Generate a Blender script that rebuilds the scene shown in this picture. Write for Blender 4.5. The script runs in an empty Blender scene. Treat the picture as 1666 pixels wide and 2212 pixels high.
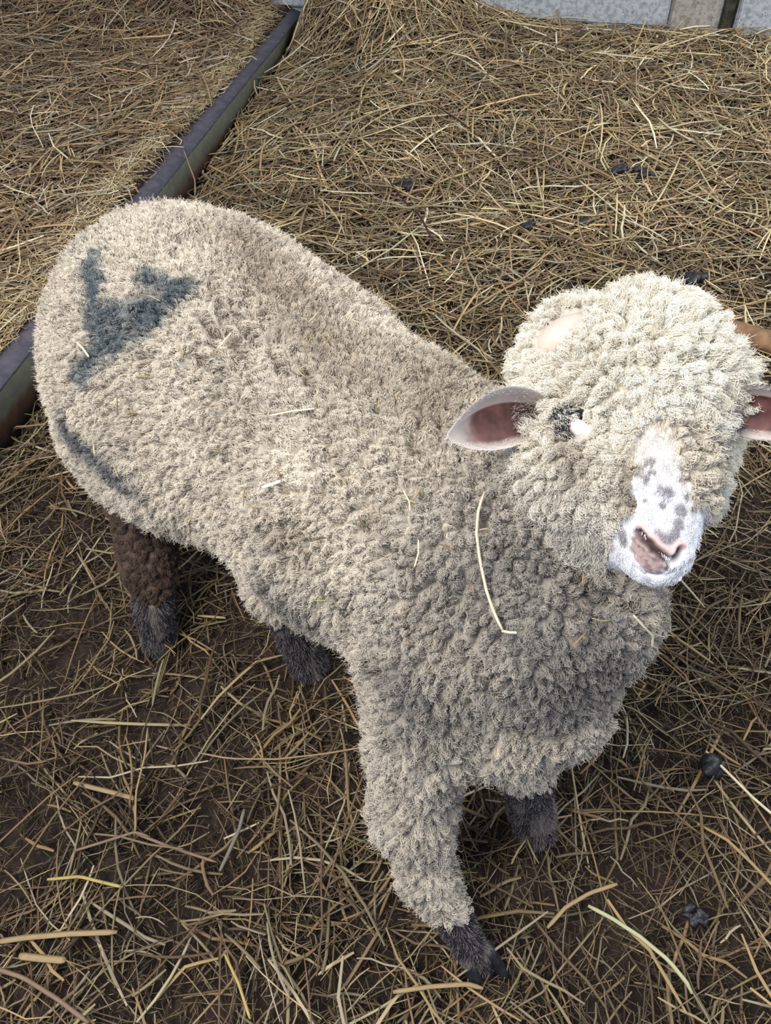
import bpy, bmesh, math, random
import numpy as np
from mathutils import Vector, Matrix
from mathutils.kdtree import KDTree

# ------------------------------------------------------------------ camera, light, exposure
scene = bpy.context.scene
col = scene.collection
CAM_H, PITCH, ROLL, FPX = 1.18, 50.0, -4.0, 1665.0
cam_data = bpy.data.cameras.new('camera')
cam_data.sensor_fit = 'VERTICAL'
cam_data.sensor_height = 24.0
cam_data.lens = 24.0 * FPX / 2212.0
cam_data.clip_start = 0.02
cam = bpy.data.objects.new('camera', cam_data)
col.objects.link(cam)
cam.location = (0, 0, CAM_H)
cam.rotation_euler = (Matrix.Rotation(math.radians(90 - PITCH), 3, 'X') @ Matrix.Rotation(math.radians(ROLL), 3, 'Z')).to_euler()
scene.camera = cam
cam_data.dof.use_dof = False

world = bpy.data.worlds.new('barn_daylight')
scene.world = world
world.use_nodes = True
bg = world.node_tree.nodes['Background']
bg.inputs[0].default_value = (0.62, 0.74, 1.0, 1)
bg.inputs[1].default_value = 0.40

def area(name, loc, target, size, size_y, power, color):
    l = bpy.data.lights.new(name, 'AREA')
    l.shape = 'RECTANGLE'; l.size = size; l.size_y = size_y
    l.energy = power; l.color = color
    o = bpy.data.objects.new(name, l); col.objects.link(o)
    o.location = loc
    o.rotation_euler = (Vector(target) - Vector(loc)).to_track_quat('-Z', 'Y').to_euler()
    return o
area('skylight_area', (-1.0, 0.1, 2.35), (0.1, 0.75, 0.4), 1.3, 1.1, 58, (1.0, 0.95, 0.88))
area('wall_fill_area', (2.6, 1.2, 2.3), (0.9, 2.0, 0.0), 1.6, 2.0, 60, (0.98, 0.98, 0.95))  # added fill, no opening seen there; lightens wall and far straw

scene.view_settings.view_transform = 'Standard'
scene.view_settings.look = 'None'
scene.view_settings.gamma = 1.0
scene.view_settings.use_curve_mapping = False
scene.view_settings.exposure = 0.42

rng = np.random.default_rng(7)

CHAINS=[
 [(-0.327,1.074,0.420,0.190),(-0.261,0.976,0.420,0.213),(-0.156,0.859,0.410,0.208),(-0.007,0.672,0.410,0.195),(0.082,0.589,0.420,0.175)],
 [(-0.368,0.995,0.400,0.150),(-0.398,0.955,0.350,0.125),(-0.411,0.911,0.310,0.085),(-0.401,0.853,0.250,0.050)],
 [(-0.354,1.029,0.400,0.165),(-0.287,0.859,0.350,0.150)],
 [(0.093,0.587,0.440,0.155),(0.175,0.562,0.480,0.125),(0.262,0.675,0.535,0.085)],
 [(0.088,0.539,0.420,0.155),(0.159,0.468,0.420,0.124),(0.220,0.468,0.440,0.085)],
 [(0.163,0.474,0.390,0.120),(0.173,0.408,0.340,0.078),(0.117,0.380,0.310,0.062)],
 [(0.040,0.440,0.380,0.095),(0.020,0.376,0.310,0.064),(0.008,0.326,0.220,0.054),(0.020,0.272,0.140,0.037),(0.053,0.229,0.085,0.028),(0.070,0.206,0.050,0.026),(0.083,0.191,0.020,0.027)],
 [(0.136,0.395,0.300,0.060),(0.165,0.382,0.150,0.032),(0.175,0.372,0.070,0.029),(0.184,0.359,0.020,0.034)],
 [(-0.402,0.863,0.250,0.052),(-0.407,0.805,0.150,0.042),(-0.405,0.738,0.080,0.032),(-0.410,0.715,0.020,0.032)],
 [(-0.186,0.819,0.340,0.100),(-0.175,0.702,0.200,0.050),(-0.158,0.664,0.080,0.030),(-0.149,0.649,0.020,0.034)],
 [(0.291,0.659,0.600,0.100),(0.285,0.617,0.600,0.107),(0.268,0.565,0.575,0.090),(0.228,0.524,0.565,0.076)],
 [(0.284,0.647,0.600,0.098),(0.229,0.589,0.590,0.080),(0.204,0.531,0.575,0.068),(0.216,0.494,0.565,0.055)],
 [(0.210,0.679,0.600,0.050),(0.234,0.723,0.610,0.045)],
 [(0.336,0.587,0.560,0.045),(0.315,0.521,0.560,0.045)],
 [(0.280,0.553,0.597,0.057),(0.270,0.503,0.592,0.047),(0.264,0.466,0.582,0.038),(0.259,0.437,0.572,0.035)],
]
BLUE_MARKS=[([(-0.385,0.997,0.595),(-0.366,0.918,0.598),(-0.368,0.876,0.576),(-0.347,0.838,0.562),(-0.387,0.841,0.528),(-0.403,0.844,0.511)],0.021),([(-0.360,0.872,0.578),(-0.300,0.851,0.595),(-0.267,0.857,0.610),(-0.239,0.867,0.618)],0.022),([(-0.288,0.895,0.617),(-0.255,0.871,0.616)],0.016),([(-0.336,0.835,0.567),(-0.307,0.834,0.583),(-0.273,0.837,0.600)],0.020)]
GREY_MARKS=[([(-0.459,0.861,0.408),(-0.443,0.841,0.393),(-0.399,0.775,0.408),(-0.369,0.743,0.401),(-0.349,0.729,0.396)],0.024)]
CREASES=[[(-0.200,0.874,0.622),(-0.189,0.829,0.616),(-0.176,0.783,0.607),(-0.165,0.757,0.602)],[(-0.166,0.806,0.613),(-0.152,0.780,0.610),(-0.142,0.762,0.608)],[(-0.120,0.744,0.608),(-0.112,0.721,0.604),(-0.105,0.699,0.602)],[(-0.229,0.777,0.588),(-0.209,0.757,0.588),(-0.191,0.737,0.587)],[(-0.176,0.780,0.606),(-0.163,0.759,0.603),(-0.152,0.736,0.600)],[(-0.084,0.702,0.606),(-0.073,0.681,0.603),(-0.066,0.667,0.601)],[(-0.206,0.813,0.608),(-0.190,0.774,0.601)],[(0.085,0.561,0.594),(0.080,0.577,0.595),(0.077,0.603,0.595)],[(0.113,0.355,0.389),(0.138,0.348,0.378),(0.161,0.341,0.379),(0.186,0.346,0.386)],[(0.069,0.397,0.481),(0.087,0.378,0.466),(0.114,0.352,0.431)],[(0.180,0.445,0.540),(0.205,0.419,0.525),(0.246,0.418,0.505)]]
GREY_DIRT_SHADE=[([(0.202,0.357,0.459),(0.177,0.349,0.457),(0.155,0.344,0.440)],0.050),([(0.119,0.440,0.538),(0.158,0.383,0.512),(0.195,0.366,0.482)],0.100),([(-0.000,0.375,0.434),(0.017,0.354,0.407)],0.050),([(-0.139,0.527,0.397),(-0.117,0.511,0.388)],0.050)]
BROWN_DIRT_SHADE=[([(-0.173,0.987,0.618),(-0.117,0.861,0.616),(-0.059,0.764,0.611),(-0.027,0.720,0.609)],0.050),([(-0.061,0.641,0.596),(-0.053,0.645,0.599)],0.012),([(-0.012,0.515,0.550),(-0.007,0.517,0.554)],0.012),([(-0.124,0.540,0.497),(-0.101,0.534,0.512)],0.020),([(0.044,0.651,0.599),(0.082,0.719,0.579)],0.050),([(0.182,0.518,0.638),(0.188,0.498,0.633)],0.020),([(0.244,0.493,0.633),(0.228,0.473,0.622),(0.247,0.459,0.617)],0.016)]
NOSTRIL_A=[(0.237,0.438,0.602),(0.242,0.427,0.601),(0.250,0.417,0.599),(0.256,0.410,0.595)]
NOSTRIL_B=[(0.259,0.408,0.593),(0.266,0.411,0.594),(0.271,0.417,0.598)]
PHILTRUM=[(0.257,0.413,0.597),(0.258,0.406,0.588)]
MOUTH=[(0.229,0.418,0.578),(0.236,0.410,0.575),(0.248,0.404,0.576),(0.261,0.402,0.580),(0.273,0.407,0.585)]
NOSE_PINK=[(0.238,0.440,0.604),(0.246,0.428,0.604),(0.254,0.417,0.600),(0.263,0.417,0.601),(0.271,0.422,0.601)]
LIP_BROWN=[(0.236,0.426,0.597),(0.241,0.415,0.593),(0.246,0.409,0.589)]
SPOTS=[((0.255,0.494,0.636),0.006),((0.265,0.465,0.625),0.009),((0.259,0.470,0.626),0.006),((0.250,0.480,0.629),0.005),((0.225,0.447,0.593),0.006),((0.227,0.442,0.588),0.006),((0.221,0.450,0.600),0.004),((0.280,0.475,0.629),0.005),((0.282,0.464,0.621),0.006),((0.276,0.451,0.616),0.007),((0.271,0.439,0.611),0.006),((0.258,0.427,0.606),0.008),((0.251,0.433,0.607),0.005),((0.246,0.464,0.618),0.004),((0.255,0.485,0.634),0.004),((0.281,0.486,0.635),0.004),((0.236,0.461,0.609),0.003),((0.266,0.432,0.607),0.006),((0.259,0.455,0.620),0.004)]
EYE_A=(0.186,0.549,0.649)
LID_A=(0.194,0.535,0.648)
LID_L=[(0.187,0.545,0.648),(0.193,0.538,0.648),(0.203,0.535,0.650)]
BRIDGE=[(0.262,0.510,0.648),(0.264,0.492,0.638),(0.262,0.467,0.626),(0.257,0.448,0.616)]
EYE_B=(0.326,0.524,0.640)
HORN=(0.206,0.686,0.651)
HORN_MARK=[(0.194,0.709,0.644),(0.192,0.696,0.646),(0.192,0.685,0.647)]
EAR_A=((0.167,0.574,0.635),(0.062,0.508,0.685))
EAR_B=((0.343,0.559,0.635),(0.417,0.513,0.660))
FLEECE_STRAWS=[
 ('long pale curved straw hanging over the grey chest fleece',[(0.101,0.510,0.593),(0.093,0.493,0.587),(0.089,0.474,0.574),(0.090,0.450,0.560),(0.094,0.422,0.543),(0.101,0.400,0.530),(0.107,0.387,0.524)],0.0016),
 ('short straw bit at the foot of the long chest straw',[(0.105,0.389,0.524),(0.112,0.386,0.525),(0.119,0.384,0.527)],0.0015),
 ('short thick white straw piece lying on the flank fleece',[(-0.135,0.579,0.547),(-0.124,0.576,0.554),(-0.112,0.574,0.561)],0.0024),
 ('thin pale straw lying across the middle of the flank',[(-0.122,0.645,0.593),(-0.096,0.641,0.601),(-0.070,0.636,0.607)],0.0013),
 ('bent straw at the right edge of the chest under the chin',[(0.240,0.403,0.513),(0.251,0.397,0.500),(0.265,0.396,0.480),(0.266,0.391,0.464)],0.0014),
 ('pale straw on the rump just below the blue mark',[(-0.398,0.862,0.552),(-0.387,0.848,0.552),(-0.377,0.833,0.548)],0.0018),
 ('upright pale straw on the left edge of the rump',[(-0.455,0.946,0.522),(-0.461,0.935,0.513),(-0.471,0.934,0.494)],0.0015),
 ('white straw stub at the bottom edge of the hind thigh fleece',[(-0.308,0.700,0.372),(-0.301,0.699,0.370),(-0.294,0.698,0.372)],0.0018),
 ('fine straw arching over the shoulder fleece below the back',[(0.020,0.524,0.588),(0.025,0.511,0.584),(0.025,0.502,0.580)],0.0010),
 ('fine straw curving down the ribs behind the shoulder',[(0.031,0.474,0.568),(0.030,0.463,0.560),(0.025,0.453,0.551)],0.0010),
 ('straw sticking across the fleece in the creases on the back',[(-0.187,0.753,0.608),(-0.178,0.761,0.613),(-0.170,0.770,0.617)],0.0013),
 ('long faint straw down the hind thigh of the sheep',[(-0.402,0.778,0.419),(-0.402,0.795,0.439),(-0.386,0.799,0.474)],0.0012),
]
FLEECE_BITS=[[(-0.138,0.566,0.529),(-0.147,0.571,0.524),(-0.155,0.577,0.520)],
 [(-0.168,0.974,0.624),(-0.173,0.973,0.626),(-0.177,0.967,0.628)],
 [(0.086,0.475,0.573),(0.094,0.477,0.574),(0.103,0.478,0.574)],
 [(-0.197,0.752,0.603),(-0.191,0.749,0.604),(-0.185,0.746,0.605)],
 [(0.193,0.392,0.531),(0.203,0.391,0.526),(0.214,0.394,0.521)],
 [(-0.158,0.593,0.534),(-0.160,0.588,0.526),(-0.162,0.581,0.516)],
 [(0.001,0.427,0.502),(0.010,0.426,0.508),(0.019,0.428,0.516)],
 [(-0.306,0.745,0.522),(-0.317,0.752,0.518),(-0.327,0.761,0.516)],
 [(-0.154,0.823,0.626),(-0.150,0.822,0.626),(-0.146,0.825,0.626)],
 [(-0.080,0.725,0.620),(-0.075,0.738,0.621),(-0.071,0.757,0.621)],
 [(0.017,0.404,0.481),(0.015,0.407,0.482),(0.014,0.412,0.483)],
 [(-0.025,0.788,0.610),(-0.018,0.785,0.609),(-0.011,0.783,0.607)],
 [(-0.308,0.717,0.468),(-0.304,0.716,0.475),(-0.300,0.715,0.484)],
 [(-0.099,0.509,0.499),(-0.099,0.506,0.494),(-0.099,0.505,0.491)],
 [(-0.249,0.966,0.641),(-0.252,0.962,0.641),(-0.254,0.955,0.642)],
 [(-0.282,0.700,0.338),(-0.258,0.655,0.406),(-0.248,0.643,0.433)],
 [(0.051,0.469,0.565),(0.060,0.466,0.565),(0.067,0.462,0.563)],
 [(-0.367,0.747,0.433),(-0.364,0.740,0.425),(-0.361,0.733,0.417)],
 [(0.111,0.571,0.604),(0.103,0.563,0.604),(0.096,0.551,0.604)],
 [(-0.050,0.561,0.583),(-0.044,0.554,0.580),(-0.038,0.545,0.576)],
 [(-0.200,0.690,0.572),(-0.194,0.689,0.576),(-0.187,0.686,0.578)],
 [(0.185,0.380,0.523),(0.178,0.375,0.521),(0.171,0.370,0.517)],
 [(0.081,0.431,0.545),(0.081,0.427,0.542),(0.082,0.424,0.540)],
 [(-0.305,0.701,0.381),(-0.294,0.699,0.375),(-0.273,0.673,0.396)],
 [(-0.163,0.547,0.408),(-0.200,0.656,0.233),(-0.204,0.654,0.218)],
 [(0.038,0.523,0.591),(0.033,0.517,0.588),(0.029,0.513,0.585)],
 [(-0.266,0.846,0.617),(-0.275,0.854,0.617),(-0.285,0.862,0.617)],
 [(-0.119,0.593,0.567),(-0.116,0.586,0.565),(-0.113,0.579,0.562)],
 [(-0.138,0.639,0.127),(-0.130,0.646,0.119),(-0.092,0.493,0.377)],
 [(0.001,0.625,0.612),(0.001,0.630,0.613),(0.001,0.634,0.614)],
 [(-0.239,0.778,0.598),(-0.236,0.770,0.595),(-0.234,0.759,0.591)],
 [(-0.095,0.514,0.511),(-0.092,0.512,0.512),(-0.090,0.509,0.509)],
 [(0.020,0.640,0.613),(0.023,0.646,0.613),(0.026,0.649,0.612)],
 [(-0.090,0.489,0.451),(-0.081,0.484,0.456),(-0.071,0.479,0.464)],
 [(-0.080,0.682,0.614),(-0.086,0.689,0.615),(-0.093,0.700,0.615)],
 [(-0.401,0.854,0.540),(-0.408,0.856,0.531),(-0.415,0.859,0.525)],
 [(-0.338,0.776,0.523),(-0.340,0.771,0.512),(-0.343,0.767,0.499)],
 [(-0.058,0.731,0.620),(-0.053,0.739,0.620),(-0.047,0.752,0.619)],
 [(-0.040,0.898,0.586),(-0.033,0.875,0.591),(-0.027,0.858,0.594)],
 [(-0.278,0.761,0.565),(-0.289,0.767,0.562),(-0.300,0.772,0.558)],
 [(-0.355,0.896,0.605),(-0.354,0.899,0.607),(-0.352,0.904,0.610)],
 [(-0.076,0.773,0.622),(-0.070,0.786,0.620),(-0.065,0.797,0.619)],
 [(0.191,0.433,0.549),(0.189,0.426,0.548),(0.188,0.421,0.547)],
 [(0.031,0.509,0.584),(0.024,0.514,0.584),(0.016,0.521,0.583)],
 [(-0.199,0.649,0.543),(-0.192,0.645,0.546),(-0.184,0.642,0.551)],
 [(-0.028,0.516,0.562),(-0.026,0.508,0.556),(-0.023,0.501,0.552)]]
FLOOR_STALKS=[
 ('long curved tan straw lying level left of the front leg',[(-0.314,0.496,0.030),(-0.265,0.483,0.030),(-0.193,0.477,0.030),(-0.121,0.480,0.030),(-0.053,0.487,0.030)],0.0016,'tan'),
 ('broad flattened straw stalk near the left edge below the hind hoof',[(-0.504,0.466,0.022),(-0.466,0.454,0.022),(-0.433,0.444,0.022),(-0.396,0.432,0.022)],0.0040,'tan'),
 ('tall bent straw stalk standing out from the dark soil left of centre',[(-0.399,0.543,0.030),(-0.397,0.497,0.030),(-0.402,0.440,0.030),(-0.394,0.382,0.030)],0.0018,'tan'),
 ('pair-jointed straw running from left edge towards the bare soil',[(-0.480,0.362,0.030),(-0.438,0.372,0.030),(-0.394,0.383,0.030),(-0.371,0.374,0.030)],0.0022,'brown'),
 ('long brownish straw slanting to lower right in the bare soil',[(-0.395,0.382,0.028),(-0.343,0.360,0.028),(-0.272,0.334,0.028)],0.0024,'brown'),
 ('grey flat stalk slanting down in the middle of the dark soil',[(-0.237,0.405,0.030),(-0.243,0.375,0.030),(-0.256,0.344,0.030),(-0.266,0.321,0.030)],0.0030,'grey'),
 ('bundled broad straw blade at the lower left edge of the picture',[(-0.561,0.251,0.030),(-0.524,0.254,0.030),(-0.461,0.255,0.030),(-0.398,0.253,0.030)],0.0040,'tan'),
 ('second broad straw blade at the lower left edge, the lower one',[(-0.526,0.233,0.028),(-0.494,0.228,0.028),(-0.462,0.224,0.028)],0.0050,'tan'),
 ('straw with a yellow end in the lower left',[(-0.509,0.326,0.030),(-0.463,0.327,0.030),(-0.429,0.317,0.030),(-0.400,0.309,0.030)],0.0024,'yellow'),
 ('long straight straw running up from the bottom edge',[(-0.251,0.218,0.030),(-0.230,0.183,0.030),(-0.213,0.144,0.030)],0.0020,'yellow'),
 ('long tan straw rising towards the lower left corner of the bottom edge',[(-0.553,0.220,0.030),(-0.513,0.207,0.030),(-0.464,0.181,0.030),(-0.417,0.152,0.030)],0.0030,'brown'),
 ('thick pale green grey stalk curving through the lower right corner',[(0.233,0.245,0.030),(0.262,0.227,0.030),(0.292,0.204,0.030),(0.321,0.175,0.030),(0.337,0.148,0.030),(0.339,0.138,0.030)],0.0028,'green'),
 ('thick tan stalk slanting up right of the front hoof',[(0.174,0.222,0.030),(0.203,0.245,0.030),(0.238,0.260,0.030),(0.278,0.269,0.030)],0.0028,'tan'),
 ('pale stalk leaning across the right edge beside the chest',[(0.454,0.443,0.030),(0.477,0.406,0.030),(0.498,0.371,0.030),(0.519,0.343,0.030)],0.0022,'pale'),
 ('brown straw running level at the bottom edge near the hoof',[(-0.033,0.162,0.030),(0.015,0.165,0.030),(0.062,0.165,0.030),(0.081,0.159,0.030)],0.0030,'tan'),
 ('long pale green stalk lying behind the back of the sheep',[(-0.130,1.670,0.030),(-0.046,1.773,0.030),(0.005,1.821,0.030),(0.070,1.880,0.030),(0.147,1.976,0.030)],0.0028,'green'),
 ('pale reed stalk with a bent tip lying left of the head',[(0.221,1.555,0.034),(0.298,1.623,0.034),(0.376,1.678,0.034),(0.432,1.725,0.034),(0.438,1.707,0.034)],0.0035,'tan'),
 ('long yellow straw behind the head running level across the pen floor',[(0.399,2.054,0.031),(0.520,2.063,0.031),(0.628,2.073,0.031),(0.711,2.087,0.032)],0.0030,'yellow'),
 ('broken white straw in the upper right of the pen',[(0.631,2.151,0.040),(0.675,2.048,0.035),(0.705,1.956,0.034),(0.745,1.939,0.034)],0.0026,'pale'),
 ('white straw running to the right edge above the dung lump',[(0.707,1.939,0.034),(0.760,1.877,0.034),(0.793,1.815,0.034)],0.0026,'pale'),
 ('dark brown twig curving down behind the back of the sheep',[(0.076,2.238,0.043),(0.112,2.126,0.034),(0.158,2.024,0.030),(0.179,1.900,0.030)],0.0028,'dark'),
 ('dark brown twig in the straw far behind the head',[(0.259,2.597,0.089),(0.312,2.526,0.079),(0.372,2.419,0.064)],0.0032,'dark'),
 ('long pale straw leaning against the grey wall panel',[(0.421,3.058,0.120),(0.523,3.249,0.120),(0.644,3.350,0.120),(0.739,3.430,0.120)],0.0028,'pale'),
 ('pale straw lying along the foot of the brown pillar',[(1.050,2.796,0.145),(1.157,2.845,0.150),(1.275,2.892,0.154)],0.0030,'pale'),
 ('upright brown stalk standing against the wall foot',[(0.764,3.227,0.150),(0.745,3.087,0.150),(0.722,2.943,0.147)],0.0032,'tan'),
 ('thin white straw under the pillar, the longest level one',[(0.800,2.822,0.138),(0.893,2.784,0.134),(0.994,2.750,0.129)],0.0035,'pale'),
 ('brown straw stalk far left under the steel rail',[(-0.804,2.023,0.130),(-0.735,2.128,0.130),(-0.647,2.237,0.130)],0.0030,'brown'),
 ('single pale straw lying across the dark steel rail',[(-0.625,2.361,0.125),(-0.563,2.363,0.125),(-0.526,2.352,0.125)],0.0022,'pale'),
 ('white straw flake on the straw heap left of the rail',[(-0.807,2.475,0.125),(-0.788,2.422,0.125),(-0.771,2.377,0.125)],0.0060,'pale'),
 ('pale straw resting over the rail near its far end',[(-0.406,3.008,0.125),(-0.363,3.035,0.125),(-0.343,2.997,0.125)],0.0022,'pale'),
 ('pale bent straw on the heap beside the rump of the sheep',[(-0.844,1.473,0.135),(-0.825,1.519,0.135),(-0.799,1.570,0.135)],0.0020,'pale'),
 ('pale straw hanging down from the rail onto its side',[(-0.541,2.402,0.100),(-0.507,2.278,0.100),(-0.482,2.191,0.100),(-0.473,2.104,0.100)],0.0020,'tan'),
]
DUNG=[((0.132,2.215,0.029),0.021),((0.764,2.216,0.029),0.020),((0.833,2.197,0.027),0.018),((0.601,1.952,0.018),0.018),((0.813,1.661,0.018),0.024),((0.456,1.956,0.018),0.016),((-0.033,2.247,0.032),0.016),((0.369,0.223,0.018),0.012),((0.459,0.426,0.018),0.020)]
WOOD=[(0.795,1.476,0.030),(0.993,1.342,0.030)]


# ------------------------------------------------------------------ helpers
def link(name, me, parent=None):
    o = bpy.data.objects.new(name, me); col.objects.link(o)
    if parent: o.parent = parent
    return o
def tag(o, label=None, cat=None, group=None, kind=None):
    if label: o['label'] = label
    if cat: o['category'] = cat
    if group: o['group'] = group
    if kind: o['kind'] = kind
    return o
def np_mesh(name, V, Fq, colors=None, smooth=False):
    me = bpy.data.meshes.new(name)
    V = np.asarray(V, np.float32); Fq = np.asarray(Fq, np.int32); k = Fq.shape[1]
    me.vertices.add(len(V)); me.vertices.foreach_set('co', V.ravel())
    me.loops.add(Fq.size); me.loops.foreach_set('vertex_index', Fq.ravel())
    me.polygons.add(len(Fq)); me.polygons.foreach_set('loop_start', np.arange(0, Fq.size, k, dtype=np.int32))
    me.update(calc_edges=True)
    if colors is not None:
        c = np.ones((len(V), 4), np.float32); c[:, :3] = colors
        a = me.color_attributes.new('col', 'FLOAT_COLOR', 'POINT'); a.data.foreach_set('color', c.ravel())
    if smooth: me.polygons.foreach_set('use_smooth', np.ones(len(Fq), bool))
    me.validate()
    return me
def hash3(ix, iy, iz, s=0):
    h = (ix.astype(np.int64) * 73856093) ^ (iy.astype(np.int64) * 19349663) ^ (iz.astype(np.int64) * 83492791) ^ (s * 2654435)
    h = (h ^ (h >> 13)) * 1274126177 & 0x7fffffff
    return ((h ^ (h >> 16)) & 0xffff) / 65535.0
def vnoise(P, f, s=0):
    q = np.asarray(P) * f; i = np.floor(q).astype(np.int64); t = q - i; t = t * t * (3 - 2 * t)
    r = 0
    for dx in (0, 1):
        for dy in (0, 1):
            for dz in (0, 1):
                w = (t[:, 0] if dx else 1 - t[:, 0]) * (t[:, 1] if dy else 1 - t[:, 1]) * (t[:, 2] if dz else 1 - t[:, 2])
                r = r + w * hash3(i[:, 0] + dx, i[:, 1] + dy, i[:, 2] + dz, s)
    return r
def fbm(P, f, n=3, s=0):
    r = 0; a = 1; tot = 0
    for k in range(n):
        r = r + a * vnoise(P, f * 2 ** k, s + k); tot += a; a *= .5
    return r / tot
def sstep(a, b, x):
    t = np.clip((x - a) / (b - a), 0, 1); return t * t * (3 - 2 * t)
def mat(name, base=(.5, .5, .5), rough=.8, attr=False, spec=.3, noise=None, bump=None, sheen=0):
    m = bpy.data.materials.new(name); m.use_nodes = True
    nt = m.node_tree; b = nt.nodes['Principled BSDF']
    b.inputs['Base Color'].default_value = (*base, 1); b.inputs['Roughness'].default_value = rough
    b.inputs['Specular IOR Level'].default_value = spec
    src = None
    if attr:
        a = nt.nodes.new('ShaderNodeAttribute'); a.attribute_name = 'col'; src = a.outputs['Color']
    if noise:   # (scale, low, high)
        tc = nt.nodes.new('ShaderNodeTexCoord'); n = nt.nodes.new('ShaderNodeTexNoise')
        n.inputs['Scale'].default_value = noise[0]; n.inputs['Detail'].default_value = 5
        nt.links.new(tc.outputs['Object'], n.inputs['Vector'])
        mr = nt.nodes.new('ShaderNodeMapRange'); mr.inputs[1].default_value = .3; mr.inputs[2].default_value = .7
        mr.inputs[3].default_value = noise[1]; mr.inputs[4].default_value = noise[2]
        nt.links.new(n.outputs['Fac'], mr.inputs[0])
        mx = nt.nodes.new('ShaderNodeVectorMath'); mx.operation = 'SCALE'
        if src: nt.links.new(src, mx.inputs[0])
        else: mx.inputs[0].default_value = base
        nt.links.new(mr.outputs[0], mx.inputs['Scale']); src = mx.outputs[0]
    if src: nt.links.new(src, b.inputs['Base Color'])
    if bump:    # (scale, strength, distance)
        tc = nt.nodes.new('ShaderNodeTexCoord'); n = nt.nodes.new('ShaderNodeTexNoise')
        n.inputs['Scale'].default_value = bump[0]; n.inputs['Detail'].default_value = 6
        nt.links.new(tc.outputs['Object'], n.inputs['Vector'])
        bp = nt.nodes.new('ShaderNodeBump'); bp.inputs['Strength'].default_value = bump[1]; bp.inputs['Distance'].default_value = bump[2]
        nt.links.new(n.outputs['Fac'], bp.inputs['Height']); nt.links.new(bp.outputs[0], b.inputs['Normal'])
    return m

# ------------------------------------------------------------------ ground and setting
BU = np.array([0.2696, 0.9630])          # direction of the steel rail along the floor
BN = np.array([0.9630, -0.2696])         # to the right of the rail
B0 = np.array([-0.823, 1.337])
WD = np.array([0.940, -0.342]); WN = np.array([-0.342, -0.940]); W0 = np.array([0.797, 3.190])
def rail_d(x, y): return (x - B0[0]) * BN[0] + (y - B0[1]) * BN[1]
def wall_d(x, y): return (x - W0[0]) * WN[0] + (y - W0[1]) * WN[1]
def ground(x, y):
    t = np.clip((y - 2.0) / 1.05, 0, 1); right = .10 * t * t * (3 - 2 * t) * (.45 + .55 * sstep(.1, .7, rail_d(x, y))) - .034 * np.exp(-(rail_d(x, y) / .13) ** 2)
    right = right + .09 * np.exp(-((x - .25) ** 2 / .10 + (y - 3.35) ** 2 / .06))
    right = right + .13 * np.exp(-(wall_d(x, y) / .25) ** 2) * sstep(.55, .1, x) * sstep(.0, .07, rail_d(x, y))
    left = .13 * np.exp(-(wall_d(x, y) / .3) ** 2) * sstep(.05, .5, -rail_d(x, y)) + .115 - .05 * sstep(.0, .6, -rail_d(x, y)) * 0 + .0 * x
    return np.where(rail_d(x, y) < -.04, left, right)
nx, ny = 560, 620
gx = np.linspace(-2.9, 3.0, nx); gy = np.linspace(-.4, 5.6, ny)
X, Y = np.meshgrid(gx, gy); P = np.stack([X.ravel(), Y.ravel(), 0 * X.ravel()], 1)
Z = ground(P[:, 0], P[:, 1]) + (fbm(P, 7, 2) - .5) * .024 + (fbm(P, 32, 3, 5) - .5) * .026
P[:, 2] = Z
idx = np.arange(nx * ny).reshape(ny, nx)
Fq = np.stack([idx[:-1, :-1].ravel(), idx[:-1, 1:].ravel(), idx[1:, 1:].ravel(), idx[1:, :-1].ravel()], 1)
n1 = fbm(P, 14, 3, 9)[:, None]; n2 = fbm(P, 60, 2, 12)[:, None]
gc = np.array([.013, .0085, .0075]) * (1 - n1) + np.array([.045, .028, .022]) * n1
gc = gc * (.5 + n2)
me = np_mesh('floor', P, Fq, gc, True)
m_soil = mat('trodden_soil', attr=True, rough=.85, spec=.25, bump=(160, .8, .006))
me.materials.append(m_soil)
tag(link('floor', me), kind='structure')

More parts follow.
